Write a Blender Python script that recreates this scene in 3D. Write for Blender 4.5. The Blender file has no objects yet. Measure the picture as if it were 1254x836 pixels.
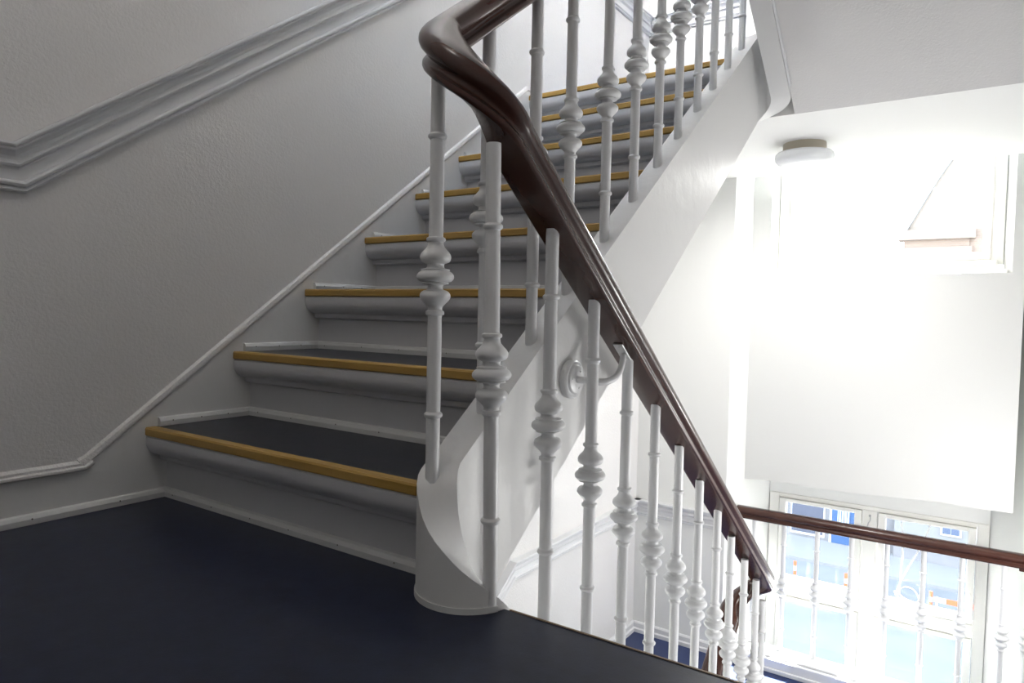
import bpy, bmesh, math, random
from math import sin, cos, pi, radians, atan2, sqrt, hypot
from mathutils import Vector, Matrix
random.seed(7)
S = 1.12                      # metres per drawing unit
scn = bpy.context.scene
col = scn.collection
ORG = {}                      # object name -> its world origin in drawing units

# ------------------------------------------------------------------ helpers
def tag(o, label=None, cat=None, group=None, kind=None):
    if label: o['label'] = label
    if cat: o['category'] = cat
    if group: o['group'] = group
    if kind: o['kind'] = kind
    return o

def thing(name, loc, label, cat, group=None, kind=None):
    o = bpy.data.objects.new(name, None); col.objects.link(o)
    o.empty_display_size = .05
    o.location = Vector(loc)*S
    ORG[o.name] = Vector(loc)
    return tag(o, label, cat, group, kind)

class MB:
    """collects geometry in world drawing units"""
    def __init__(s): s.v = []; s.f = []; s.sm = []; s.mi = []
    def add(s, vs, fs, smooth=False, mi=0):
        b = len(s.v); s.v += [tuple(v) for v in vs]
        for f in fs: s.f.append(tuple(b+i for i in f)); s.sm.append(smooth); s.mi.append(mi)
    def box(s, a, b, bev=0, M=None, mi=0):
        x0, x1 = sorted((a[0], b[0])); y0, y1 = sorted((a[1], b[1])); z0, z1 = sorted((a[2], b[2]))
        if bev <= 0:
            vs = [(x, y, z) for x in (x0, x1) for y in (y0, y1) for z in (z0, z1)]
            fs = [(0,1,3,2),(4,6,7,5),(0,4,5,1),(2,3,7,6),(0,2,6,4),(1,5,7,3)]
        else:
            bm = bmesh.new()
            bmesh.ops.create_cube(bm, size=1)
            for v in bm.verts:
                v.co = Vector(((x0+x1)/2+v.co.x*(x1-x0), (y0+y1)/2+v.co.y*(y1-y0), (z0+z1)/2+v.co.z*(z1-z0)))
            w = min(bev, .45*min(x1-x0, y1-y0, z1-z0))
            bmesh.ops.bevel(bm, geom=bm.edges[:], offset=w, segments=2, affect='EDGES', profile=.5)
            bm.verts.ensure_lookup_table(); bm.verts.index_update()
            vs = [tuple(v.co) for v in bm.verts]; fs = [tuple(v.index for v in f.verts) for f in bm.faces]
            bm.free()
        if M is not None: vs = [tuple(M @ Vector(v)) for v in vs]
        s.add(vs, fs, False, mi)
    def prism(s, poly, axis, a, b, mi=0, smooth=False):
        """poly of 2D points extruded along an axis; order of poly axes: the two others in xyz order"""
        n = len(poly)
        def P(p, t):
            if axis == 'X': return (t, p[0], p[1])
            if axis == 'Y': return (p[0], t, p[1])
            return (p[0], p[1], t)
        vs = [P(p, a) for p in poly]+[P(p, b) for p in poly]
        fs = [tuple(range(n)), tuple(range(2*n-1, n-1, -1))]
        s.add(vs, fs, False, mi)
        s.add(vs, [(i, (i+1) % n, n+(i+1) % n, n+i) for i in range(n)], smooth, mi)
    def lathe(s, prof, c=(0,0,0), axis='Z', n=24, smooth=True, mi=0):
        """prof: list of (r, h)"""
        vs = []; fs = []
        for r, h in prof:
            for k in range(n):
                a = 2*pi*k/n
                p = (r*cos(a), r*sin(a), h)
                if axis == 'X': p = (p[2], p[0], p[1])
                if axis == 'Y': p = (p[0], p[2], p[1])
                vs.append((c[0]+p[0], c[1]+p[1], c[2]+p[2]))
        for i in range(len(prof)-1):
            for k in range(n):
                fs.append((i*n+k, i*n+(k+1) % n, (i+1)*n+(k+1) % n, (i+1)*n+k))
        s.add(vs, fs, smooth, mi)
        s.add(vs, [tuple(range(n))[::-1], tuple(range((len(prof)-1)*n, len(prof)*n))], False, mi)
    def sweep(s, path, prof, side=None, up=None, closed_prof=True, caps=True, smooth=True, mi=0, vertical=False):
        """sweep profile [(s,w)] along path; side is the horizontal normal (right of travel), up is perpendicular to tangent"""
        path = [Vector(p) for p in path]; n = len(prof); vs = []
        for i, p in enumerate(path):
            t = (path[min(i+1, len(path)-1)]-path[max(i-1, 0)]).normalized()
            h = Vector((t.x, t.y, 0))
            sd = Vector((h.y, -h.x, 0)).normalized() if h.length > 1e-6 else Vector((1,0,0))
            if side is not None: sd = Vector(side(i) if callable(side) else side)
            u = Vector((0,0,1)) if vertical else sd.cross(t).normalized()
            for a, w in prof: vs.append(tuple(p+sd*a+u*w))
        m = len(path)
        fs = [(i*n+k, i*n+(k+1) % n, (i+1)*n+(k+1) % n, (i+1)*n+k) for i in range(m-1) for k in range(n if closed_prof else n-1)]
        s.add(vs, fs, smooth, mi)
        if caps: s.add(vs, [tuple(range(n))[::-1], tuple(range((m-1)*n, m*n))], False, mi)
    def tube(s, path, r, n=10, smooth=True, mi=0, radii=None):
        path = [Vector(p) for p in path]; vs = []
        ref = None
        for i, p in enumerate(path):
            t = (path[min(i+1, len(path)-1)]-path[max(i-1, 0)]).normalized()
            if ref is None: ref = Vector((0,0,1)) if abs(t.z) < .9 else Vector((1,0,0))
            a = (ref-t*ref.dot(t)).normalized(); b = t.cross(a); ref = a
            rr = radii[i] if radii else r
            for k in range(n):
                an = 2*pi*k/n; vs.append(tuple(p+(a*cos(an)+b*sin(an))*rr))
        m = len(path)
        s.add(vs, [(i*n+k, i*n+(k+1) % n, (i+1)*n+(k+1) % n, (i+1)*n+k) for i in range(m-1) for k in range(n)], smooth, mi)
        s.add(vs, [tuple(range(n))[::-1], tuple(range((m-1)*n, m*n))], False, mi)
    def mould(s, path, to3d, prof, mi=0, smooth=False, caps=True):
        """moulding on a wall: path [(a,z)] polyline mitred; prof [(out, up)]; to3d(a, z, out)"""
        n = len(prof); vs = []; m = len(path)
        for i, p in enumerate(path):
            d0 = Vector(path[i])-Vector(path[i-1]) if i > 0 else None
            d1 = Vector(path[i+1])-Vector(path[i]) if i < m-1 else None
            if d0 is None: d0 = d1
            if d1 is None: d1 = d0
            d0 = d0.normalized(); d1 = d1.normalized()
            n0 = Vector((-d0.y, d0.x)); n1 = Vector((-d1.y, d1.x))
            mm = (n0+n1).normalized(); k = 1/max(.3, mm.dot(n0))
            for o, u in prof:
                q = Vector(p)+mm*(u*k); vs.append(to3d(q.x, q.y, o))
        fs = [(i*n+k, i*n+(k+1) % n, (i+1)*n+(k+1) % n, (i+1)*n+k) for i in range(m-1) for k in range(n)]
        s.add(vs, fs, smooth, mi)
        if caps: s.add(vs, [tuple(range(n))[::-1], tuple(range((m-1)*n, m*n))], False, mi)
    def build(s, name, mats, parent=None, origin=None, sharp=38):
        po = ORG[parent.name] if parent else Vector((0,0,0))
        og = Vector(origin) if origin is not None else po
        me = bpy.data.meshes.new(name)
        me.from_pydata([tuple((Vector(v)-og)*S) for v in s.v], [], s.f)
        me.polygons.foreach_set('use_smooth', s.sm)
        if not isinstance(mats, (list, tuple)): mats = [mats]
        for m in mats: me.materials.append(m)
        me.polygons.foreach_set('material_index', s.mi)
        bm = bmesh.new(); bm.from_mesh(me)
        bmesh.ops.remove_doubles(bm, verts=bm.verts, dist=1e-6)
        bmesh.ops.recalc_face_normals(bm, faces=bm.faces)
        for e in bm.edges:
            e.smooth = not (len(e.link_faces) == 2 and e.calc_face_angle(0) > radians(sharp))
        bm.to_mesh(me); bm.free(); me.update()
        o = bpy.data.objects.new(name, me); col.objects.link(o)
        if parent: o.parent = parent
        o.location = (og-po)*S
        ORG[o.name] = og
        return o

def struct(name, mb, mats, label, cat='structure'):
    return tag(mb.build(name, mats), label, cat, kind='structure')

# ------------------------------------------------------------------ materials
def mat(name, color, rough=.5, metal=0, spec=.5, bump=None, coat=0, var=None, emit=None):
    m = bpy.data.materials.new(name); m.use_nodes = True
    nt = m.node_tree; b = nt.nodes['Principled BSDF']
    b.inputs['Base Color'].default_value = (*color, 1)
    b.inputs['Roughness'].default_value = rough
    b.inputs['Metallic'].default_value = metal
    b.inputs['Specular IOR Level'].default_value = spec
    b.inputs['Coat Weight'].default_value = coat
    b.inputs['Coat Roughness'].default_value = .15
    tc = nt.nodes.new('ShaderNodeTexCoord')
    if var:                                   # (scale, second colour, amount, stretch)
        nz = nt.nodes.new('ShaderNodeTexNoise'); nz.inputs['Scale'].default_value = var[0]
        nz.inputs['Detail'].default_value = 5
        mp = nt.nodes.new('ShaderNodeMapping'); mp.inputs['Scale'].default_value = var[3] if len(var) > 3 else (1,1,1)
        nt.links.new(tc.outputs['Object'], mp.inputs['Vector']); nt.links.new(mp.outputs['Vector'], nz.inputs['Vector'])
        rp = nt.nodes.new('ShaderNodeValToRGB')
        rp.color_ramp.elements[0].position = .5-var[2]; rp.color_ramp.elements[1].position = .5+var[2]
        rp.color_ramp.elements[0].color = (*color, 1); rp.color_ramp.elements[1].color = (*var[1], 1)
        nt.links.new(nz.outputs['Fac'], rp.inputs['Fac']); nt.links.new(rp.outputs['Color'], b.inputs['Base Color'])
    if bump:                                  # list of (scale, strength, distance, stretch)
        prev = None
        for bb in bump:
            nz = nt.nodes.new('ShaderNodeTexNoise'); nz.inputs['Scale'].default_value = bb[0]
            nz.inputs['Detail'].default_value = 3
            mp = nt.nodes.new('ShaderNodeMapping'); mp.inputs['Scale'].default_value = bb[3] if len(bb) > 3 else (1,1,1)
            nt.links.new(tc.outputs['Object'], mp.inputs['Vector']); nt.links.new(mp.outputs['Vector'], nz.inputs['Vector'])
            bp = nt.nodes.new('ShaderNodeBump'); bp.inputs['Strength'].default_value = bb[1]; bp.inputs['Distance'].default_value = bb[2]
            nt.links.new(nz.outputs['Fac'], bp.inputs['Height'])
            if prev: nt.links.new(prev.outputs['Normal'], bp.inputs['Normal'])
            prev = bp
        nt.links.new(prev.outputs['Normal'], b.inputs['Normal'])
    if emit:
        b.inputs['Emission Color'].default_value = (*emit[0], 1); b.inputs['Emission Strength'].default_value = emit[1]
    return m

WALL = mat('wall_paint', (.70,.69,.685), .55, bump=[(130, .5, .003), (9, .15, .01)])
CEIL = mat('ceiling_paint', (.78,.78,.77), .7, bump=[(120, .2, .002)])
FARW = mat('far_wall_paint', (.76,.765,.75), .6, bump=[(120, .15, .002)])
TRIM = mat('gloss_white_trim', (.68,.685,.70), .32)
STRING = mat('string_paint', (.70,.70,.695), .42, bump=[(14, .3, .006), (90, .08, .002)])
IRON = mat('painted_iron', (.72,.725,.73), .33, bump=[(30, .3, .004), (110, .15, .0015)])
STEPP = mat('step_paint', (.57,.57,.59), .42, bump=[(20, .15, .004)])
BEAD = mat('bead_paint', (.66,.665,.66), .4)
LINO = mat('blue_linoleum', (.0088,.0112,.027), .36, spec=.3, bump=[(60, .06, .002), (260, .12, .0008)], var=(26, (.014,.019,.043), .2))
TREADL = mat('tread_linoleum', (.016,.018,.027), .40, spec=.4, bump=[(200, .12, .0008)], var=(22, (.023,.025,.034), .12))
BLUEL = mat('landing_linoleum', (.025,.040,.115), .4, spec=.3, bump=[(60, .06, .002)])
OAK = mat('oak_nosing', (.36,.215,.045), .42, bump=[(40, .15, .001, (1,12,12))], var=(14, (.45,.28,.075), .18, (.35,5,5)))
MAHO = mat('mahogany', (.062,.022,.014), .27, spec=.4, coat=.22, bump=[(16, .12, .004)], var=(7, (.038,.013,.009), .3, (2,1,2)))
PVC = mat('window_frame_paint', (.80,.79,.75), .35)
SPAN = mat('spandrel_paint', (.66,.665,.655), .6, bump=[(7, .06, .01)])
STEEL = mat('plate_steel', (.55,.55,.55), .35, metal=.7)
SCREW = mat('nail_dark', (.10,.09,.08), .6)
DIFF = mat('opal_glass', (.80,.82,.84), .25, spec=.5)
LBASE = mat('lamp_base', (.42,.38,.30), .5)
BRASSY = mat('edge_strip', (.25,.17,.10), .5)
ROPE = mat('cord_white', (.8,.8,.78), .6)
def glass():
    m = bpy.data.materials.new('window_glass'); m.use_nodes = True
    nt = m.node_tree; nt.nodes.clear()
    o = nt.nodes.new('ShaderNodeOutputMaterial'); mx = nt.nodes.new('ShaderNodeMixShader')
    t = nt.nodes.new('ShaderNodeBsdfTransparent'); g = nt.nodes.new('ShaderNodeBsdfGlossy')
    t.inputs[0].default_value = (.93,.96,.97,1); g.inputs['Roughness'].default_value = .02
    f = nt.nodes.new('ShaderNodeFresnel'); f.inputs[0].default_value = 1.25
    nt.links.new(f.outputs[0], mx.inputs[0]); nt.links.new(t.outputs[0], mx.inputs[1]); nt.links.new(g.outputs[0], mx.inputs[2])
    nt.links.new(mx.outputs[0], o.inputs[0]); return m
GLASS = glass()

# ------------------------------------------------------------------ dimensions (drawing units)
h = .175; g = .2346; y1 = .8672; OV = .05; SL = h/g
Xw = -1.665                   # left wall
Xr = .60                      # right wall
Yc = 3.755                    # far wall face
Yn = -.55                     # near wall face
Xu = -.755; Xl = -.642        # string centres
XC = (Xu+Xl)/2; RC = (Xl-Xu)/2; YNEAR = .905; YFAR = 2.60
T2 = .033                     # half thickness of the string
XS = Xu-T2                    # stair side face of the upper string
def topz(Y): return .412+.7562*(Y-1.167)
def lowz(Y): return -.074-.735*(Y-1.056)

# ------------------------------------------------------------------ room shell
def shell():
    # left wall
    m = MB(); m.box((Xw-.15, Yn-.15, -2.9), (Xw, 4.4, 4.4)); struct('wall_left', m, WALL, 'long off-white plaster wall along the left of the stairs', 'wall')
    m = MB(); m.box((Xr, Yn-.15, -2.9), (Xr+.15, 4.4, 4.4)); struct('wall_right', m, WALL, 'plain white wall closing the stairwell on the right, out of view', 'wall')
    m = MB(); m.box((Xw, Yn-.15, -2.9), (Xr, Yn, 4.4)); struct('wall_near', m, WALL, 'plain white wall behind the near landing, out of view', 'wall')
    # far wall: piers beside the window niche, splayed reveals, masonry behind
    YW = 4.2
    m = MB()
    m.prism([(Xw, Yc), (-1.138, Yc), (-1.015, YW), (-1.015, YW+.2), (Xw, YW+.2)], 'Z', -2.9, 4.4)
    m.prism([(Xr, Yc), (.30, Yc), (.055, YW), (.055, YW+.2), (Xr, YW+.2)], 'Z', -2.9, 4.4)
    # masonry bands above and below the windows
    for z0, z1 in ((-2.9, -2.05), (-.555, .73), (2.245, 4.4)):
        m.box((-1.015, YW-.005, z0), (.055, YW+.2, z1))
    struct('wall_back', m, FARW, 'white far wall of the stairwell with a deep window niche', 'wall')
    # spandrel panel hung in the niche in front of the masonry
    YS = 3.93
    m = MB()
    def wav(z, k): return z+.006*sin(k*3.1)
    x0, x1 = -1.095, .135
    nseg = 10; lo = []
    for i in range(nseg+1):
        x = x0+(x1-x0)*i/nseg
        lo.append((x, -.437+.030*(i/nseg)+.005*sin(i*1.1)))
    # panel with an opening for the upper window
    m.prism(lo+[(x1, .70), (x0, .70)], 'Y', YS, YS+.05)
    m.box((x0, YS, .70), (-.992, YS+.05, 3.0)); m.box((.086, YS, .70), (x1+.03, YS+.05, 3.0))
    m.box((-.992, YS, 2.27), (.086, YS+.05, 3.0))
    struct('wall_back', m, SPAN, 'pale grey wall panel hanging in the niche between the two windows', 'wall panel')
    # sloping window board behind the panel under the upper window
    m = MB(); m.prism([(YS+.05, .70), (YW, .735), (YW, .70), (YS+.05, .67)], 'X', -1.03, .07)
    struct('trim_1', m, PVC, 'white sill board below the upper window', 'window sill')
    # ceilings
    zc = 1.217; ys = 2.6905
    m = MB(); m.box((Xw, ys, zc), (Xr, 3.80, zc+.17)); struct('ceiling', m, CEIL, 'bright white ceiling under the upper landing', 'ceiling')
    m = MB(); m.box((Xw, Yn, 2.61), (Xr, .93, 2.78)); struct('ceiling', m, CEIL, 'white ceiling above the near landing, above the picture', 'ceiling')
    m = MB(); m.box((Xw, .93, 4.3), (Xr, 4.4, 4.4)); struct('ceiling', m, CEIL, 'white ceiling at the top of the stairwell, above the picture', 'ceiling')
shell()

# floors ------------------------------------------------------------
def arc(cx, cy, r, a0, a1, n):
    return [(cx+r*cos(radians(a0+(a1-a0)*i/n)), cy+r*sin(radians(a0+(a1-a0)*i/n))) for i in range(n+1)]
RIN = RC+T2-.012
poly = [(Xw, Yn), (Xr, Yn), (Xr, .885), (-.606, .885)]
poly += arc(XC, YNEAR, RIN+.006, -14, -180, 18)
poly += [(XC-RIN-.006, y1+OV), (Xw, y1+OV)]
m = MB(); m.prism(poly, 'Z', -.006, 0); 
m2 = MB(); m2.prism(poly, 'Z', -.19, -.006)
struct('floor', m, LINO, 'dark navy linoleum floor of the near landing', 'floor')
struct('floor', m2, CEIL, 'white slab carrying the near landing, under the dark linoleum', 'floor slab')
m = MB(); m.box((-.602, .885, -.012), (Xr, .8885, .0012)); m.box((-.602, .885, -.05), (Xr, .889, -.012), mi=1)
struct('trim_2', m, [BRASSY, TRIM], 'thin brown edge strip along the lip of the near landing', 'edge strip')
m = MB(); m.box((Xw, 2.59, -1.406), (Xr, Yc, -1.4)); struct('floor', m, BLUEL, 'blue linoleum floor of the lower landing below the window', 'floor')
m = MB(); m.box((Xw, 2.59, -1.59), (Xr, 3.80, -1.406)); struct('floor', m, CEIL, 'white slab carrying the lower landing', 'floor slab')
m = MB(); m.box((Xw, 2.695, 1.394), (Xr, 3.80, 1.4)); m.box((Xw, 2.60, 1.394), (XS, 2.695, 1.4)); m.box((Xl+T2+.01, 2.55, 1.394), (Xr, 2.695, 1.4)); struct('floor', m, BLUEL, 'blue linoleum floor of the upper landing, hidden above the stairs', 'floor')
m = MB(); m.box((Xw, Yn, -2.95), (Xr, 4.2, -2.9)); struct('floor', m, BLUEL, 'dark floor at the bottom of the stairwell', 'floor')

# kerb under the window railing
m = MB(); m.box((-1.13, 3.745, -1.40), (.29, 3.77, -1.335), .004); m.box((-1.13, 3.772, -1.42), (.21, 3.905, -1.325), .006)
m.box((-1.13, 3.73, -1.40), (.29, 3.746, -1.378), .004)
struct('trim_3', m, TRIM, 'white painted kerb along the floor edge in front of the lower window', 'kerb')
m = MB(); m.box((-1.12, 3.75, 1.39), (.21, 3.905, 1.475), .006)
struct('trim_4', m, TRIM, 'white kerb of the upper landing in front of the upper window', 'kerb')

# dado rails ------------------------------------------------------------
DP = [(0,0),(.010,.001),(.013,.005),(.010,.010),(.016,.0125),(.018,.017),(.0165,.021),(.0105,.024),(.0105,.045),(.0125,.048),(.020,.051),(.022,.055),(.018,.0585),(.015,.064),(.0165,.071),(.023,.078),(.030,.082),(.030,.086),(.036,.088),(.038,.092),(.037,.0965),(0,.0965)]
LW = lambda a, z, o: (Xw+o, a, z)
FW = lambda a, z, o: (a, Yc-o, z)
m = MB()
m.mould([(Yn, .696), (.619, .696), (2.51, 2.065), (Yc, 2.065)], LW, DP)
m.mould([(Xw+.001, 2.065), (-1.14, 2.065)], FW, DP)
struct('trim_5', m, TRIM, 'white moulded dado rail climbing the left wall beside the stairs', 'dado rail')
m = MB()
m.mould([(1.1, -1.70), (2.475, -.704), (Yc, -.704)], LW, DP)
m.mould([(Xw+.001, -.704), (-1.14, -.704)], FW, DP)
struct('trim_6', m, TRIM, 'white dado rail around the corner of the lower landing', 'dado rail')
# raked wall string with a rounded cap
def capz(Y): return .109+(Y-.73)*.7415
kY = 2.497; kZ = capz(kY)
m = MB()
m.prism([(Yn, 0), (.92, 0), (kY+.1, kZ-.1), (Yc, 1.40), (Yc, kZ), (kY, kZ), (.73, .106), (Yn, .106)], 'X', Xw, Xw+.006)
struct('trim_7', m, STRING, 'flat painted wall string following the steps on the left wall', 'wall string')
CP = [(0,0),(.0065,.0005),(.0095,.003),(.0100,.006),(.0092,.011),(.0080,.015),(0,.0195)]
CPL = [(0,-.001),(.010,0),(.015,.003),(.015,.008),(.010,.011),(.010,.016),(.004,.021),(0,.022)]
m = MB()
m.mould([(.722, .104), (.74, .112), (kY, kZ-.002), (Yc, kZ)], LW, CP, smooth=True)
m.mould([(Yn, .096), (.730, .096), (.748, .108)], LW, CPL, smooth=True)
struct('trim_8', m, WALL, 'thin rounded cap moulding over the wall string on the left wall', 'moulding')
# floor beads
BD = [(0,0),(.011,0),(.012,.012),(.008,.020),(0,.022)]
m = MB()
m.mould([(Yn, 0), (y1+OV, 0)], lambda a, z, o: (Xw+.006+o, a, z), BD)
for yy in (-.3, .0, .25, .45, .62, .8):
    m.lathe([(0, 0), (.0018, 0), (.0018, .0006), (0, .0006)], (Xw+.0175, yy, .012), 'X', 8, mi=1)
struct('baseboard_left', m, [BEAD, SCREW], 'low white bead where the left wall meets the dark landing floor', 'baseboard')
m = MB()
BB = [(0,0),(.020,0),(.020,.02),(.012,.026),(.012,.05),(.006,.058),(0,.060)]
m.mould([(2.6, -1.40), (Yc, -1.40)], LW, BB)
struct('baseboard_left', m, TRIM, 'white baseboard along the left wall of the lower landing', 'baseboard')
m = MB(); m.mould([(Xw+.01, -1.40), (-1.138, -1.40)], FW, BB)
struct('baseboard_back', m, TRIM, 'white baseboard under the far wall of the lower landing', 'baseboard')

# ------------------------------------------------------------------ upper flight
stair = thing('staircase', (-1.2, y1, 0), 'painted wooden stair flight with oak nosings climbing away on the left', 'staircase')
def nose_profile(Yf, Zt):
    """outline (Y,Z) of the painted bullnose under the oak strip, tucked back to the riser"""
    pts = []
    z0 = Zt-.020
    pts.append((Yf+.004, z0))
    R = .030
    pts.append((Yf-.001, z0-.004)); pts.append((Yf-.001, z0-.016))
    for k in range(1, 8):
        a = k/7*pi/2
        pts.append((Yf-.001+.034*(1-cos(a)), z0-.016-.034*sin(a)))
    pts += [(Yf+.0335, z0-.053), (Yf+.0345, z0-.062), (Yf+.040, z0-.0655), (Yf+OV+.002, z0-.067)]
    return pts
for i in range(1, 9):
    Yf = y1+(i-1)*g; Zt = i*h
    xr = XS+.002 if i > 1 else XC-RC-T2+.004
    nx = Yf+g+OV if i < 8 else 2.60
    # riser
    m = MB(); m.box((Xw+.006, Yf+OV, (i-1)*h), (xr, Yf+OV+.018, Zt-.08))
    ris = m.build('riser', STEPP, stair)
    m = MB()
    m.mould([(Xw+.006, (i-1)*h), (xr, (i-1)*h)], lambda a, z, o, Y=Yf: (a, Y+OV-o, z), BD)
    for k in range(6):
        x = Xw+.06+k*.15+random.uniform(-.02, .02)
        m.lathe([(0, 0), (.0016, 0), (.0016, -.0006), (0, -.0006)], (x, Yf+OV-.0115, (i-1)*h+.011+random.uniform(-.002, .002)), 'Y', 8, mi=1)
    m.build('quarter_round', [BEAD, SCREW], ris)
    # tread body with bullnose
    m = MB()
    pr = nose_profile(Yf, Zt)
    pr = pr+[(Yf+OV+.002, Zt-.085), (nx-.0, Zt-.085), (nx-.0, Zt-.0025), (Yf+.004, Zt-.0025)]
    xr2 = xr
    m.prism(pr, 'X', Xw+.004, xr2, smooth=False)
    tr = m.build('tread', STEPP, stair)
    # smooth shading of the roll
    for p in tr.data.polygons: p.use_smooth = abs(p.normal.x) < .5 and p.area < .05*S*S
    m = MB(); m.box((Xw+.004, Yf+.020, Zt-.0025), (xr2, nx-.0005, Zt+.0)); 
    m.build('linoleum', TREADL, tr)
    m = MB()
    m.prism([(Yf, Zt-.020), (Yf-.003, Zt-.018), (Yf-.003, Zt-.003), (Yf, Zt+.0005), (Yf+.021, Zt+.0006), (Yf+.021, Zt-.020)], 'X', Xw+.004, xr2)
    tag(m.build('nosing_strip', OAK, tr), 'yellow oak edge strip')
    # wall bead on the tread
    if i < 8:
        m = MB()
        m.mould([(Yf+.028, Zt), (Yf+g+OV, Zt)], lambda a, z, o: (Xw+.006+o, a, z), BD)
        for k in range(3):
            m.lathe([(0, 0), (.0016, 0), (.0016, .0006), (0, .0006)], (Xw+.0178, Yf+.06+k*.075, Zt+.012), 'X', 8, mi=1)
        m.build('wall_bead', [BEAD, SCREW], tr)

# the closed string: near wreath, straight, far wreath, next flight up
def string_path(zs, n=14): pass
Z180 = topz(YNEAR)
def zwre(phi):   # degrees, -180..0
    T = [(-180, Z180), (-150, .194), (-129, .172), (-113, .142), (-95, .115), (-76, .090), (-57, .064), (-38, .042), (-17, .016), (0, -.012)]
    for (a, za), (b, zb) in zip(T, T[1:]):
        if a <= phi <= b: return za+(zb-za)*(phi-a)/(b-a)
    return T[-1][1]
def ringed(m, rings):
    """rings of 4 points each (top left, top right, bottom right, bottom left) -> smooth faces per side (split at the edges)"""
    n = len(rings)
    for a in range(4):
        b = (a+1) % 4; vs = []
        for R in rings: vs += [R[a], R[b]]
        m.add(vs, [(2*i, 2*i+1, 2*i+3, 2*i+2) for i in range(n-1)], True)
    m.add(rings[0], [(0,1,2,3)]); m.add(rings[-1], [(0,1,2,3)])
rings = []
HB = .322
# far part of flight two going up toward the camera (outside = +X)
def ring(x, y, nx, ny, zt, zb):
    a = (x-nx*T2, y-ny*T2); b = (x+nx*T2, y+ny*T2)      # n points to the outside of the turn
    return [(a[0], a[1], zt), (b[0], b[1], zt), (b[0], b[1], zb), (a[0], a[1], zb)]
def z2b(Y): return 1.31+.7465*(2.535-Y)        # bottom edge of the flight above
for Y in (.93, 1.3, 1.7, 2.1, 2.35, 2.535):
    rings.append(ring(Xl, Y, 1, 0, z2b(Y)+HB, z2b(Y)))
def botz(Y): return topz(Y)-HB
N = 18
zA = (z2b(YFAR)+HB, z2b(YFAR)); zB = (topz(YFAR), botz(YFAR))
for k in range(N+1):
    a = radians(0+180*k/N); t = k/N; 
    zt = zA[0]+(zB[0]-zA[0])*t; zb = zA[1]+(zB[1]-zA[1])*t
    rings.append(ring(XC+RC*cos(a), YFAR+RC*sin(a), cos(a), sin(a), zt, zb))
for Y in (2.3, 2.0, 1.7, 1.4, 1.15, 1.0):
    rings.append(ring(Xu, Y, -1, 0, topz(Y), botz(Y)))
for k in range(N+1):
    a = -180+180*k/N; ar = radians(a)
    zt = zwre(a)
    rings.append(ring(XC+RC*cos(ar), YNEAR+RC*sin(ar), cos(ar), sin(ar), zt, botz(YNEAR) - (.10*k/N)-.02*(k > 0)))
m = MB(); ringed(m, rings)
# lower flight's string continues down from the wreath
rr = []
zt0 = zwre(0)
for Y, zt in ((YNEAR, zt0), (.93, -.045), (1.056, -.11), (1.5, lowz(1.5)), (2.0, lowz(2.0)), (2.6, lowz(2.6))):
    rr.append(ring(Xl, Y, 1, 0, zt, zt-.26))
ringed(m, rr)
st = m.build('stringer', STRING, stair)
# bead at the foot of the wreath
bead = [(p[0], p[1], 0) for p in arc(XC, YNEAR, RC+T2, -22, -188, 26)]
m = MB(); m.sweep(bead, [(-.002, 0), (.0055, 0), (.0065, .004), (.003, .009), (-.002, .010)], vertical=True)
m.build('shoe_bead', BEAD, stair)
# soffit under this flight
m = MB()
m.prism([(y1+OV+.02, .0), (y1+g+OV, .09), (2.62, 1.21), (2.62, 1.30), (y1+g+OV, .16)], 'X', Xw+.001, XS+.004)
m.build('soffit', CEIL, stair)

# the flight above (only its soffit and string are seen) --------------------------------
up = thing('staircase', (0, 2.5, 1.4), 'underside of the next white stair flight at the upper right', 'staircase')
m = MB()
def sz(Y): return z2b(Y)+.022
pts = [(2.690, 1.216), (.93, sz(.93)), (.93, sz(.93)+.12), (2.50, sz(2.5)+.10), (2.69, 1.38)]
m.prism(pts, 'X', Xl+T2-.002, Xr-.001)
m.build('soffit', WALL, up)
m = MB()
m.sweep([(Xl+T2+.001, Y, z2b(Y)+.012) for Y in (.93, 1.5, 2.1, 2.5, 2.58)], [(0,-.006),(.006,-.004),(.007,.004),(0,.010)], smooth=True)
m.build('edge_bead', TRIM, up)
for k in range(1, 8):
    Yf = 2.53-(k-1)*g; Zt = 1.4+k*h
    m = MB(); m.box((Xl+T2, Yf-g-.03, Zt-.03), (Xr-.001, Yf, Zt)); m.box((Xl+T2, Yf-.05, Zt-h), (Xr-.001, Yf-.03, Zt-.03))
    m.build('tread', STEPP, up)

# lower flight going down on the right -------------------------------------------------
dn = thing('staircase', (0, .9, -.2), 'flight going down beyond the landing edge, hidden behind the railing', 'staircase')
for k in range(1, 8):
    Yf = .885+k*g; Zt = -k*h
    m = MB(); m.box((Xl+T2, Yf-g, Zt-.03), (Xr-.001, Yf, Zt)); m.box((Xl+T2, Yf-g+.004, Zt), (Xr-.001, Yf-g+.02, Zt+h-.03))
    m.build('tread', STEPP, dn)
m = MB(); m.prism([(.90, -.2), (2.60, -1.47), (2.60, -1.57), (.90, -.30)], 'X', Xl+T2, Xr-.001)
m.build('soffit', CEIL, dn)
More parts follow.
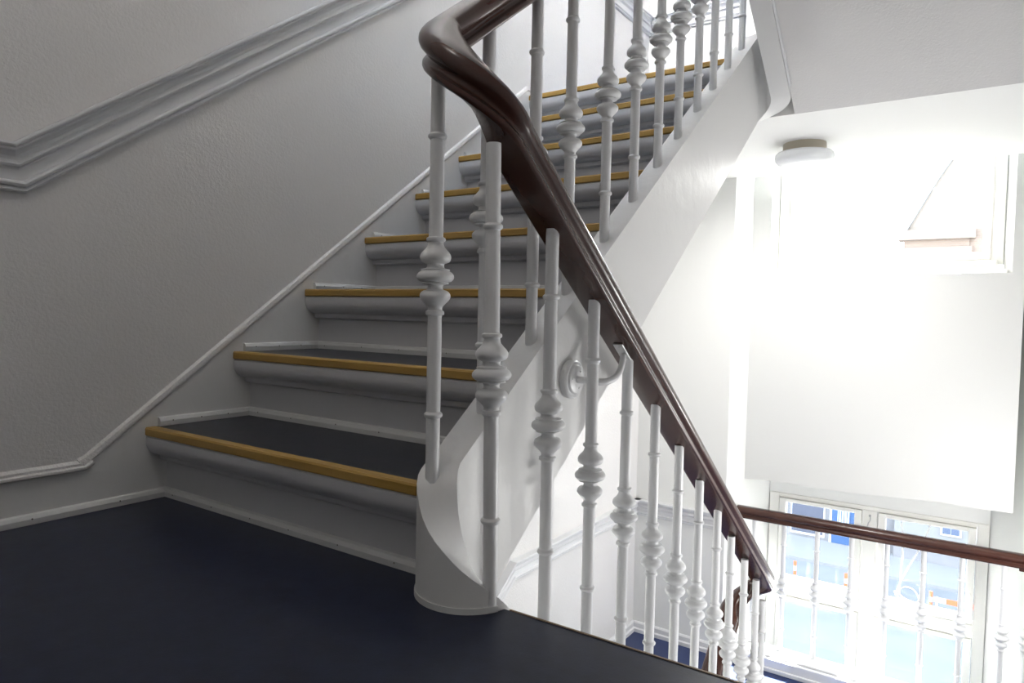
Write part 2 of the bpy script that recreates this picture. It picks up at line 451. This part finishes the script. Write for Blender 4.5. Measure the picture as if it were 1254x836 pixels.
# flight below the upper one, going down toward the camera ------------------------------
bl = thing('staircase', (-1.2, 2.5, -1.5), 'lowest flight going down from the lower landing toward the viewer', 'staircase')
for k in range(1, 8):
    Yf = 2.59-k*g; Zt = -1.4-k*h
    m = MB(); m.box((Xw+.001, Yf, Zt-.03), (XS, Yf+g, Zt)); m.box((Xw+.001, Yf+g-.02, Zt), (XS, Yf+g-.004, Zt+h-.03))
    m.build('tread', STEPP, bl)
def z3t(Y): return -1.28-.12+.745*(Y-2.6)+.02
rr = []
for k in range(N+1):
    a = radians(180*k/N); t = k/N
    zt = lowz(YFAR)+(z3t(YFAR)-lowz(YFAR))*t
    rr.append(ring(XC+RC*cos(a), YFAR+RC*sin(a), cos(a), sin(a), zt, zt-.26))
for Y in (2.3, 1.8, 1.2): rr.append(ring(Xu, Y, -1, 0, z3t(Y), z3t(Y)-.3))
m = MB(); ringed(m, rr); m.build('stringer', STRING, bl)

# ------------------------------------------------------------------ balusters
SH = .0119
def baluster_profile(lo, hi):
    P = [(SH*.98, lo), (SH, lo+.02)]
    def bead(z): return [(SH*.97, z-.0055), (SH+.0018, z-.0042), (SH+.0036, z-.0016), (SH+.0036, z+.0014), (SH+.0018, z+.0036), (SH*.98, z+.0052)]
    P += bead(-.2295)
    P += [(SH, -.16), (SH*1.0, -.10), (SH*.97, -.0665)]
    P += [(.0122, -.0645), (.0152, -.0625), (.0157, -.0595), (.0150, -.057), (.0122, -.0555), (.0120, -.0520), (.0132, -.0490), (.0170, -.0450), (.0222, -.0400), (.0250, -.0355), (.0257, -.0320), (.0250, -.0285), (.0225, -.0252), (.0195, -.0232), (.0178, -.0226), (.0140, -.0215), (.0124, -.0190), (.0124, -.0160), (.0135, -.0140), (.0190, -.0125), (.0222, -.0120), (.0222, -.0102), (.0205, -.0095), (.0262, -.0080), (.0300, -.0045), (.0310, -.0010), (.0303, .0030), (.0275, .0065), (.0240, .0088), (.0228, .0100), (.0240, .0106), (.0240, .0118), (.0200, .0128), (.0155, .0140), (.0141, .0160), (.0141, .0195), (.0150, .0210), (.0185, .0222), (.0222, .0238), (.0248, .0270), (.0258, .0315), (.0253, .0350), (.0230, .0392), (.0185, .0438), (.0145, .0485), (.0130, .0530), (.0128, .0570), (.0152, .0580), (.0160, .0605), (.0155, .0635), (.0125, .0650), (SH, .0665)]
    P += [(SH, .10), (SH, .16)]
    P += bead(.2295)
    P += [(SH, hi-.02), (SH*.98, hi)]
    return [(r, z) for r, z in P]
_bm = {}
def baluster(parent, x, y, zc, lo=-.36, hi=.35):
    key = (round(lo, 3), round(hi, 3)); P = ORG[parent.name]
    if key not in _bm:
        m = MB(); m.lathe(baluster_profile(lo, hi), (0,0,0), 'Z', 28)
        o = m.build('baluster', IRON, parent, origin=(0,0,0)); _bm[key] = o
    else:
        o = _bm[key].copy(); col.objects.link(o); o.parent = parent
    o.location = (Vector((x, y, zc))-P)*S
    o.rotation_euler = (0, 0, random.uniform(0, 6))
    ORG[o.name] = Vector((x, y, zc))
    return o

bal = thing('stair_balustrade', (Xl, 1.0, -.05), 'white iron balusters under a dark mahogany handrail that doubles back around the well end', 'balustrade')
ub = [(-.755,.872,.183), (-.755,1.009,.296), (-.755,1.167,.412), (-.755,1.306,.524), (-.755,1.476,.641), (-.755,1.630,.756), (-.755,1.780,.869), (-.755,1.922,.978), (-.755,2.072,1.090), (-.755,2.209,1.199), (-.755,2.350,1.305), (-.755,2.496,1.417)]
for i, (x, y, z) in enumerate(ub):
    baluster(bal, x, y, z+.343)
b0 = baluster(bal, -.633, .868, .726-.354, lo=-.39, hi=.357)
b0.rotation_euler = (0, -.013, 0)
lt = [(1.056,.612),(1.221,.491),(1.384,.369),(1.546,.252),(1.710,.129),(1.875,.008),(2.044,-.113),(2.190,-.233),(2.352,-.354),(2.508,-.473)]
for y, z in lt: baluster(bal, Xl, y, z-.343)
baluster(bal, -.650, 2.640, -.594-.343)

# handrail ------------------------------------------------------------
RP0 = [(.0285,0),(.0300,.0005),(.0330,.0025),(.0348,.0065),(.0340,.0110),(.0305,.0140),(.0270,.0165),(.0258,.0200),(.0268,.0240),(.0310,.0275),(.0350,.0320),(.0368,.0380),(.0362,.0440),(.0335,.0500),(.0280,.0550),(.0200,.0590),(.0100,.0612),(0,.0618)]
RP = RP0+[(-a, w) for a, w in reversed(RP0[:-1])]
def up_under(Y): return topz(Y)+.686-.0
def lo_under(Y): return .612-.735*(Y-1.056)
pth = []
Y = 2.60
N2 = 26
# far top turn kept straight to the wall side of the upper landing
for k in range(N2//2, 0, -1):
    a = radians(180-0-180*k/N2)
for Y in (2.60, 2.45, 2.2, 1.9, 1.6, 1.4, 1.25, 1.12, 1.04, .98): pth.append((Xu, Y, up_under(Y)))
zu = up_under(YNEAR); zl = lo_under(YNEAR)
def ease(t): return t
for k in range(N2+1):
    a = radians(-180+180*k/N2); pth.append((XC+RC*cos(a), YNEAR+RC*sin(a), zu+(zl-zu)*k/N2))
for Y in (.98, 1.04, 1.12, 1.3, 1.5, 1.8, 2.1, 2.35, 2.5): pth.append((Xl, Y, lo_under(Y)))
zl2 = lo_under(YFAR); z3 = zl2-.165
for k in range(N2+1):
    a = radians(180*k/N2); pth.append((XC+RC*cos(a), YFAR+RC*sin(a), zl2+(z3-zl2)*k/N2))
for Y in (2.45, 2.3, 2.0, 1.7, 1.4): pth.append((Xu, Y, z3+.745*(Y-YFAR)))
# light smoothing of heights so the ramps blend into the turns
def smooth_path(p, it=6):
    p = [Vector(q) for q in p]
    d = [0]
    for a, b in zip(p, p[1:]): d.append(d[-1]+hypot(b.x-a.x, b.y-a.y))
    for _ in range(it):
        z = [q.z for q in p]
        for i in range(1, len(p)-1):
            w0 = d[i]-d[i-1]; w1 = d[i+1]-d[i]
            lin = (z[i-1]*w1+z[i+1]*w0)/(w0+w1)
            p[i].z = z[i]*.5+lin*.5
    return p
pth = smooth_path(pth)
m = MB(); m.sweep(pth, RP, smooth=True)
rail = m.build('handrail', MAHO, bal)
# shade flat across the sharp arrises of the underside
def rail_joint(y, kind):
    pass

# balusters of the lowest flight
b3 = thing('stair_balustrade', (Xu, 2.3, -1.6), 'white balusters of the lowest flight, behind the railing at the bottom of the picture', 'balustrade')
for i in range(4):
    Y = 2.44-i*.15; zz = z3+.745*(Y-YFAR)
    baluster(b3, Xu, Y, zz-.343)

# window railing on the lower landing ------------------------------------------------
YR = 3.87; ZR = -.638
wr = thing('window_railing', (-.45, YR, -1.325), 'straight white baluster railing with mahogany rail in front of the lower window', 'railing')
m = MB(); m.sweep([(-1.105, YR, ZR), (-.5, YR, ZR), (.232, YR, ZR)], RP, smooth=True)
m.build('handrail', MAHO, wr)
for x in (-1.01, -.854, -.688, -.524, -.364, -.206, -.049, .112, .205):
    baluster(wr, x, YR, ZR-.343, lo=-.345)
m = MB(); m.box((.165, YR-.03, ZR-.012), (.215, YR+.03, ZR+.002), .003); m.build('bracket', MAHO, wr)

# the same kind of railing on the upper landing (hidden above the ceiling edge) is left out

# handrail bracket ------------------------------------------------------------
bx = Xu+T2; by = 1.268; bz = .332
br = thing('handrail_bracket', (bx, by, bz), 'white bracket with round wall plate holding the handrail off the stair string', 'bracket')
m = MB(); m.lathe([(.0405, 0), (.0412, .004), (.0412, .011), (.0400, .0135), (.0365, .0155), (.0345, .0150), (.0320, .0150), (.0300, .0185), (.0285, .0195), (.010, .0200), (.001, .0200)], (bx, by, bz), 'X', 40)
m.build('wall_plate', IRON, br)
for a in (0.9, 3.0, 5.1):
    m = MB(); m.lathe([(.0024, 0), (.0024, .0012), (.0012, .0018), (.0004, .0018)], (bx+.0198, by+.020*cos(a), bz+.020*sin(a)), 'X', 10)
    m.build('screw', STEEL, br)
pts = []
P0 = Vector((bx+.018, by, bz)); P1 = Vector((-.655, by+.014, bz-.003)); P2 = Vector((-.638, by+.078, bz+.002)); P3 = Vector((-.643, 1.362, .386))
C1 = [P0, P0.lerp(P1, .35), P0.lerp(P1, .75)]
pts += C1
for k in range(1, 13):
    t = k/12; a = P0.lerp(P1, .75)
    q = (1-t)**3*a+3*(1-t)**2*t*Vector((-.640, by+.018, bz-.004))+3*(1-t)*t*t*Vector((-.640, 1.352, .325))+t**3*P3
    pts.append(q)
m = MB(); m.tube(pts, .0062, 14, radii=[.0075]*3+[.0075-.001*k/12 for k in range(12)])
m.build('arm', IRON, br)
# saddle plate lies on the underside of the rail
m = MB()
tt = Vector((0, 1, -.735)).normalized(); nn = Vector((0, .735, 1)).normalized()
ctr = Vector((-.643, 1.362, lo_under(1.362)))
Mx = Matrix.Translation(ctr) @ Matrix((Vector((1,0,0)), tt, nn)).transposed().to_4x4()
m.box((-.011, -.036, -.0035), (.011, .036, 0), .001, M=Mx)
sp = m.build('saddle_plate', STEEL, br)
for yy in (-.026, .024):
    m = MB(); m.lathe([(.003, -.0035), (.003, -.0048), (.001, -.0052)], (0, yy, 0), 'Z', 10)
    m.v = [tuple(Mx @ Vector(v)) for v in m.v]
    m.build('screw', STEEL, sp)

# ceiling lamp ------------------------------------------------------------
# unseen fill lamps added on the right wall to brighten the lower well
WLIT = mat('fill_lamp_opal', (.8,.8,.78), .3, emit=((1, .97, .93), 2))
for (yy, zz, what) in ((2.2, -.25, 'lower'), (3.3, -.45, 'second')):
    w3 = thing('fill_lamp', (Xr, yy, zz), 'round white fill lamp added on the right wall, out of the picture, the %s one' % ('nearer' if what == 'lower' else 'farther'), 'lamp')
    m = MB(); m.lathe([(.11, Xr), (.115, Xr-.03), (.10, Xr-.05), (.05, Xr-.06), (.005, Xr-.062)], (0, yy, zz), 'X', 28); m.build('diffuser', WLIT, w3)
    L = bpy.data.lights.new('fill_lamp_glow', 'AREA'); L.shape = 'DISK'; L.size = .36; L.energy = 5; L.color = (1,.99,.97)
    o = bpy.data.objects.new('fill_lamp_glow', L); col.objects.link(o); o.location = Vector((Xr-.07, yy, zz))*S; o.rotation_euler = (0, radians(90), 0)
lx, ly = -.675, 3.17
lamp = thing('ceiling_lamp', (lx, ly, 1.217), 'round flat white ceiling lamp under the upper landing', 'lamp')
m = MB(); m.lathe([(.086, 1.217), (.088, 1.178), (.080, 1.172)], (lx, ly, 0), 'Z', 40); m.build('lamp_base', LBASE, lamp)
m = MB(); m.lathe([(.090, 1.180), (.108, 1.179), (.116, 1.172), (.118, 1.160), (.116, 1.146), (.108, 1.135), (.085, 1.127), (.05, 1.122), (.01, 1.120)], (lx, ly, 0), 'Z', 48); m.build('diffuser', DIFF, lamp)
l2 = thing('ceiling_lamp', (-.7, .1, 2.61), 'round lit fill lamp added above the near landing, above the picture', 'lamp')  # unseen lamp, added to lift the light on the near landing
LIT = mat('near_fill_opal', (.8,.8,.78), .3, emit=((1, .86, .70), .5))
m = MB(); m.lathe([(.16, 2.61), (.17, 2.58), (.16, 2.54), (.10, 2.525), (.01, 2.52)], (-.7, .1, 0), 'Z', 32); m.build('diffuser', LIT, l2)

# ------------------------------------------------------------------ windows
def window(name, z0, z1, ztr, label, details):
    YW = 4.2; xa, xb = -.957, .002
    w = thing(name, ((xa+xb)/2, YW, z0), label, 'window', kind='structure')
    m = MB()
    y0, y1_ = YW-.005, YW+.07
    # outer frame
    m.box((xa-.055, YW-.012, z0-.02), (xa, y1_, z1+.02), .004); m.box((xb, YW-.012, z0-.02), (xb+.052, y1_, z1+.02), .004)
    m.box((xa-.002, YW-.010, z1-.004), (xb+.002, y1_, z1+.02), .003)
    m.box((xa-.03, YW-.03, z0-.03), (xb+.03, y1_, z0+.004), .006)
    m.box((-.520, YW-.012, z0), (-.446, y1_, z1), .004)            # mullion
    m.box((xa, YW-.010, ztr-.075), (-.519, y1_, ztr-.004), .004); m.box((-.447, YW-.010, ztr-.075), (xb, y1_, ztr-.004), .004)
    m.build('window_frame', PVC, w)
    for (a, b) in ((xa, -.522), (-.444, xb)):
        for (c, d) in ((ztr, z1-.006), (z0+.006, ztr-.078)):
            m = MB(); f = .037; yy0, yy1 = YW-.020, YW+.030
            m.box((a+.002, yy0, c), (a+f, yy1, d), .003); m.box((b-f, yy0, c), (b-.002, yy1, d), .003)
            m.box((a+f, yy0, c), (b-f, yy1, c+f), .003); m.box((a+f, yy0, d-.022), (b-f, yy1, d), .003)
            sash = m.build('sash', PVC, w)
            m = MB(); m.box((a+f-.004, YW+.008, c+f-.004), (b-f+.004, YW+.011, d-.018)); m.build('pane', GLASS, sash)
            if c == ztr and details:
                m = MB()      # casement fastener on the sash stile
                xx = b-.020
                m.box((xx-.005, yy0-.004, c+.10), (xx+.005, yy0, c+.17), .001)
                m.tube([(xx, yy0-.004, c+.155), (xx+.002, yy0-.018, c+.150), (xx+.004, yy0-.022, c+.12), (xx-.001, yy0-.020, c+.085)], .0032, 8)
                m.build('window_latch', PVC, sash)
    if details:
        m = MB(); xm = -.483
        m.tube([(xm, YW-.012, z1-.03), (xm+.004, YW-.03, z1-.032), (xm+.006, YW-.03, z1-.05), (xm-.004, YW-.028, z1-.065), (xm-.012, YW-.026, z1-.10)], .0028, 8)
        m.lathe([(.007, -.003), (.007, 0), (.003, .001)], (xm, YW-.012, z1-.03), 'Y', 12)
        tag(m.build('window_hook', STEEL, w), 'small grey metal hook')
    return w
window('window_1', -2.03, -.567, -1.068, 'white two-light window behind the lower landing railing, street beyond', True)
window('window_2', .775, 2.235, 1.75, 'glaring white window high on the far wall above the grey panel', False)

# white cord dangling inside the lower window
m = MB()
def bez(a, b, c, d, n=14):
    return [((1-t)**3*Vector(a)+3*(1-t)**2*t*Vector(b)+3*(1-t)*t*t*Vector(c)+t**3*Vector(d)) for t in [k/n for k in range(n+1)]]
Yk = 4.165
m.tube(bez((-.20, Yk, -.59), (-.24, Yk, -.75), (-.32, Yk-.01, -.88), (-.345, Yk-.01, -.99)), .0030, 8)
m.tube(bez((-.345, Yk-.01, -.99), (-.33, Yk-.02, -.93), (-.26, Yk-.02, -.90), (-.235, Yk-.01, -.985)), .0030, 8)
m.tube(bez((-.235, Yk-.01, -.985), (-.235, Yk-.01, -1.03), (-.33, Yk-.01, -1.02), (-.35, Yk-.01, -.97)), .0030, 8)
m.tube(bez((-.33, Yk, -.60), (-.31, Yk, -.75), (-.33, Yk, -.86), (-.325, Yk, -.985)), .0028, 8)
m.tube(bez((-.325, Yk, -.985), (-.29, Yk, -1.02), (-.27, Yk, -1.00), (-.25, Yk, -1.02)), .0028, 8)
tag(m.build('cord', ROPE), 'white cord hanging in loops inside the right half of the lower window', 'cord')

# ------------------------------------------------------------------ street outside
G = -9.5; YF = 33.0
def omat(n, c, r=.8, **k): return mat(n, c, r, **k)
ASPH = omat('asphalt', (.10,.105,.115), .9, var=(.6, (.13,.135,.142), .2))
PAVE = omat('pavement', (.16,.16,.165), .9)
GREYW = omat('grey_render', (.12,.12,.13), .9, var=(.8, (.17,.165,.17), .2))
DARKW = omat('dark_shop_glass', (.055,.06,.085), .4)
WHITEP = omat('white_joinery', (.42,.43,.45), .5)
BLUEP = omat('blue_paint', (.022,.06,.15), .5)
STONE = omat('stone_render', (.16,.16,.16), .9)
PANE = omat('house_pane', (.07,.09,.14), .15)
def brickmat(name, c1, c2, mortar, scale, row=.5):
    m = bpy.data.materials.new(name); m.use_nodes = True; nt = m.node_tree; b = nt.nodes['Principled BSDF']
    b.inputs['Roughness'].default_value = .85
    tc = nt.nodes.new('ShaderNodeTexCoord'); mp = nt.nodes.new('ShaderNodeMapping'); mp.inputs['Rotation'].default_value = (pi/2, 0, 0)
    br = nt.nodes.new('ShaderNodeTexBrick'); br.inputs['Scale'].default_value = scale
    br.inputs['Color1'].default_value = (*c1, 1); br.inputs['Color2'].default_value = (*c2, 1); br.inputs['Mortar'].default_value = (*mortar, 1)
    br.inputs['Row Height'].default_value = row*.5
    nt.links.new(tc.outputs['Object'], mp.inputs['Vector']); nt.links.new(mp.outputs['Vector'], br.inputs['Vector']); nt.links.new(br.outputs['Color'], b.inputs['Base Color'])
    return m
BRICK = brickmat('orange_brick', (.165,.12,.095), (.19,.14,.11), (.18,.165,.15), 3)
TILE = brickmat('roof_tile', (.20,.175,.15), (.22,.19,.165), (.17,.15,.13), 2.2, 1)
m = MB(); m.box((-40, 4.7, G-.2), (40, YF-3.0, G)); struct('ground', m, ASPH, 'grey asphalt street seen through the lower window', 'street')
m = MB(); m.box((-40, YF-3.0, G-.2), (40, YF+14, G+.12)); struct('ground', m, PAVE, 'pale pavement across the street', 'pavement')
# left building with the blue door
b = thing('building', (-9, YF, G), 'low grey building with a blue glazed door across the street', 'building')
m = MB(); m.box((-22, YF, G), (-2.87, YF+9, 2.0)); m.build('wall', GREYW, b)
m = MB(); m.box((-22, YF-.15, 1.8), (-3.17, YF+.02, 2.15)); m.build('cornice', WHITEP, b)
for x in (-7.95, -6.3):
    m = MB(); m.box((x-.72, YF-.05, -9.25), (x+.72, YF+.02, -6.7)); f = m.build('window', WHITEP, b)
    m = MB(); m.box((x-.66, YF-.07, -9.15), (x+.66, YF-.05, -6.8)); m.build('pane', DARKW, f)
m = MB(); m.box((-5.38, YF-.10, G+.12), (-4.20, YF+.02, -7.0)); d = m.build('door', WHITEP, b)
m = MB(); m.box((-5.28, YF-.14, G+.14), (-4.30, YF-.09, -7.45)); d2 = m.build('door_leaf', BLUEP, d)
m = MB(); m.box((-5.05, YF-.16, G+.75), (-4.55, YF-.13, -7.6)); 
for k in range(5): m.box((-5.02+k*.11, YF-.18, G+.75), (-4.99+k*.11, YF-.155, -7.6), mi=1)
m.build('door_glass', [WHITEP, BLUEP], d)
m = MB(); m.box((-4.05, YF-.05, -8.6), (-3.25, YF+.02, -6.9)); f = m.build('window', BLUEP, b)
m = MB(); m.box((-3.98, YF-.07, -8.5), (-3.32, YF-.05, -7.0)); m.build('pane', DARKW, f)
# right building: brick, tiled roof
b = thing('building', (3, YF, G), 'brick house with a steep tiled roof across the street', 'building')
m = MB(); m.box((-2.85, YF-.3, G), (14, YF+9, -5.6)); m.build('ground_floor_wall', STONE, b)
m = MB(); m.box((-2.85, YF-.25, -5.6), (14, YF+9, 4.11)); m.build('wall', BRICK, b)
m = MB(); m.box((-3.05, YF-.45, 3.15), (-.6, YF+.2, 3.45)); m.box((-3.15, YF-.6, 3.75), (-.5, YF+.2, 4.15)); m.box((-2.95, YF-.35, 3.45), (-.7, YF+.2, 3.75)); m.build('cornice', BRICK, b)
m = MB(); m.prism([(-3.0, 4.1), (14, 4.1), (14, 11), (1.0, 11), (-1.9, 6.1)], 'Y', YF-.1, YF+7); m.build('roof', TILE, b)
m = MB(); m.prism([(-3.1, 4.1), (-2.9, 4.1), (-1.85, 6.15), (1.2, 11.1), (.95, 11.1), (-2.05, 6.15)], 'Y', YF-.3, YF+.2); m.build('bargeboard', STONE, b)
for x in (-.85, .35):
    m = MB(); m.box((x-.36, YF-.36, -8.15), (x+.36, YF-.28, -7.2)); f = m.build('window', WHITEP, b)
    m = MB()
    for i in (0, 1):
        for j in (0, 1): m.box((x-.29+i*.30, YF-.38, -8.08+j*.42), (x-.02+i*.30+.01, YF-.355, -7.72+j*.42))
    m.build('pane', PANE, f)
m = MB(); m.box((-2.85, YF-.36, G+.1), (14, YF-.29, -8.7)); m.build('plinth', GREYW, b)
# blue-grey house far behind
b = thing('building', (-5.5, YF+16, G), 'blue-grey gabled house behind the brick roof', 'building')
m = MB(); m.prism([(-4.6, G), (.5, G), (.5, 8.5), (-2.0, 9.6), (-4.1, 8.3)], 'Y', YF+16, YF+22); m.build('wall', omat('blue_render', (.30,.36,.46)), b)
m = MB(); m.box((-3.6, YF+15.9, 5.2), (-2.4, YF+16.02, 7.4)); m.build('window', WHITEP, b)
# red and white traffic posts and a barrier board
RED = omat('red_reflective', (.75,.10,.04), .5)
def post(x, y, label):
    t = thing('traffic_post', (x, y, G), label, 'traffic post', 'red and white posts in the street')
    m = MB(); m.lathe([(.16, G), (.16, G+.04), (.05, G+.07)], (x, y, 0), 'Z', 12); m.build('foot', ASPH, t)
    m = MB()
    for k in range(5): m.lathe([(.055, G+.05+k*.17), (.055, G+.22+k*.17)], (x, y, 0), 'Z', 12, mi=k % 2)
    m.build('post', [RED, WHITEP], t)
post(-5.55, 27.1, 'small red and white traffic post at the left of the street view')
post(-3.78, 26.9, 'red and white traffic post beside the middle post of the lower window')
post(-1.18, 26.9, 'red and white traffic post left of the barrier board in the street')
t = thing('barrier', (-.3, 26.8, G), 'red and white striped barrier board across the street', 'barrier')
m = MB()
for k in range(10): m.box((-1.1+k*.36, 26.78, G+.62), (-.74+k*.36, 26.82, G+.78), mi=0 if k % 2 else 1)
m.build('board', [RED, WHITEP], t)
for x in (-1.0, 2.3):
    m = MB(); m.box((x-.03, 26.77, G), (x+.03, 26.83, G+.80)); m.build('leg', WHITEP, t)
t = thing('barrier', (-4.6, 27, G), 'low white barrier board with a red end, between the two left traffic posts', 'barrier')
m = MB()
for k in range(7): m.box((-5.3+k*.19, 26.98, G+.28), (-5.11+k*.19, 27.02, G+.38), mi=1 if k in (5, 6) else 0)
m.build('board', [WHITEP, RED], t)
for x in (-5.2, -4.1):
    m = MB(); m.box((x-.03, 26.97, G), (x+.03, 27.03, G+.29)); m.build('leg', WHITEP, t)
m = MB(); m.box((-4.7, 26.99, G+.20), (-4.5, 27.01, G+.27))
m.build('board', [WHITEP, RED], t)

# ------------------------------------------------------------------ light
w = bpy.data.worlds.new('sky'); scn.world = w; w.use_nodes = True
nt = w.node_tree; bg = nt.nodes['Background']
tc = nt.nodes.new('ShaderNodeTexCoord'); sx = nt.nodes.new('ShaderNodeSeparateXYZ'); rp = nt.nodes.new('ShaderNodeValToRGB')
nt.links.new(tc.outputs['Generated'], sx.inputs[0]); nt.links.new(sx.outputs['Z'], rp.inputs[0]); nt.links.new(rp.outputs[0], bg.inputs[0])
e = rp.color_ramp.elements; e[0].position = 0; e[0].color = (1,1,1,1); e[1].position = .6; e[1].color = (.74,.85,1,1)
bg.inputs[1].default_value = 4.2
sun = bpy.data.lights.new('sun', 'SUN'); sun.energy = 45; sun.angle = radians(.8); sun.color = (1,.95,.87)
so = bpy.data.objects.new('sun', sun); col.objects.link(so)
az = radians(20); el = radians(42)      # sun stands right of the far direction
d = Vector((sin(az)*cos(el), cos(az)*cos(el), sin(el)))
so.rotation_euler = d.to_track_quat('Z', 'Y').to_euler(); so.location = (2, 20, 15)
# sky portals in the two window openings
for z0, z1 in ((-2.03, -.56), (.77, 2.24)):
    L = bpy.data.lights.new('window_portal', 'AREA'); L.shape = 'RECTANGLE'; L.size = 1.0*S; L.size_y = (z1-z0)*S
    L.cycles.is_portal = True
    o = bpy.data.objects.new('window_portal', L); col.objects.link(o)
    o.location = Vector((-.48, 4.32, (z0+z1)/2))*S; o.rotation_euler = (radians(-90), 0, 0)
# fill light of the added, unseen lamp above the near landing
L = bpy.data.lights.new('near_fill', 'POINT'); L.energy = 4.2; L.color = (1,.95,.90); L.shadow_soft_size = .15
o = bpy.data.objects.new('near_fill', L); col.objects.link(o); o.location = Vector((-.7, .1, 2.42))*S

L = bpy.data.lights.new('far_fill', 'AREA'); L.shape = 'DISK'; L.size = .2; L.energy = 7.5; L.color = (1,.98,.95)  # fill disk added below the ceiling lamp to brighten the far end
o = bpy.data.objects.new('far_fill', L); col.objects.link(o); o.location = Vector((lx, ly, 1.112))*S
# ------------------------------------------------------------------ camera
cam = bpy.data.cameras.new('camera'); co = bpy.data.objects.new('camera', cam); col.objects.link(co); scn.camera = co
yaw, pitch, roll = .6016, -.0419, .0206
cam.sensor_fit = 'HORIZONTAL'; cam.sensor_width = 36; cam.lens = 845.74/1254*36
f = Vector((-sin(yaw)*cos(pitch), cos(yaw)*cos(pitch), sin(pitch))); r = Vector((cos(yaw), sin(yaw), 0)); u = r.cross(f)
r2 = r*cos(roll)+u*sin(roll); u2 = -r*sin(roll)+u*cos(roll)
Mc = Matrix((r2, u2, -f)).transposed().to_4x4(); Mc.translation = Vector((0, 0, .4694))*S
co.matrix_world = Mc
cam.clip_start = .02; cam.clip_end = 400

vs = scn.view_settings; vs.view_transform = 'Standard'; vs.look = 'None'; vs.gamma = 1; vs.use_curve_mapping = False
vs.exposure = 1.42
scn.render.film_transparent = False
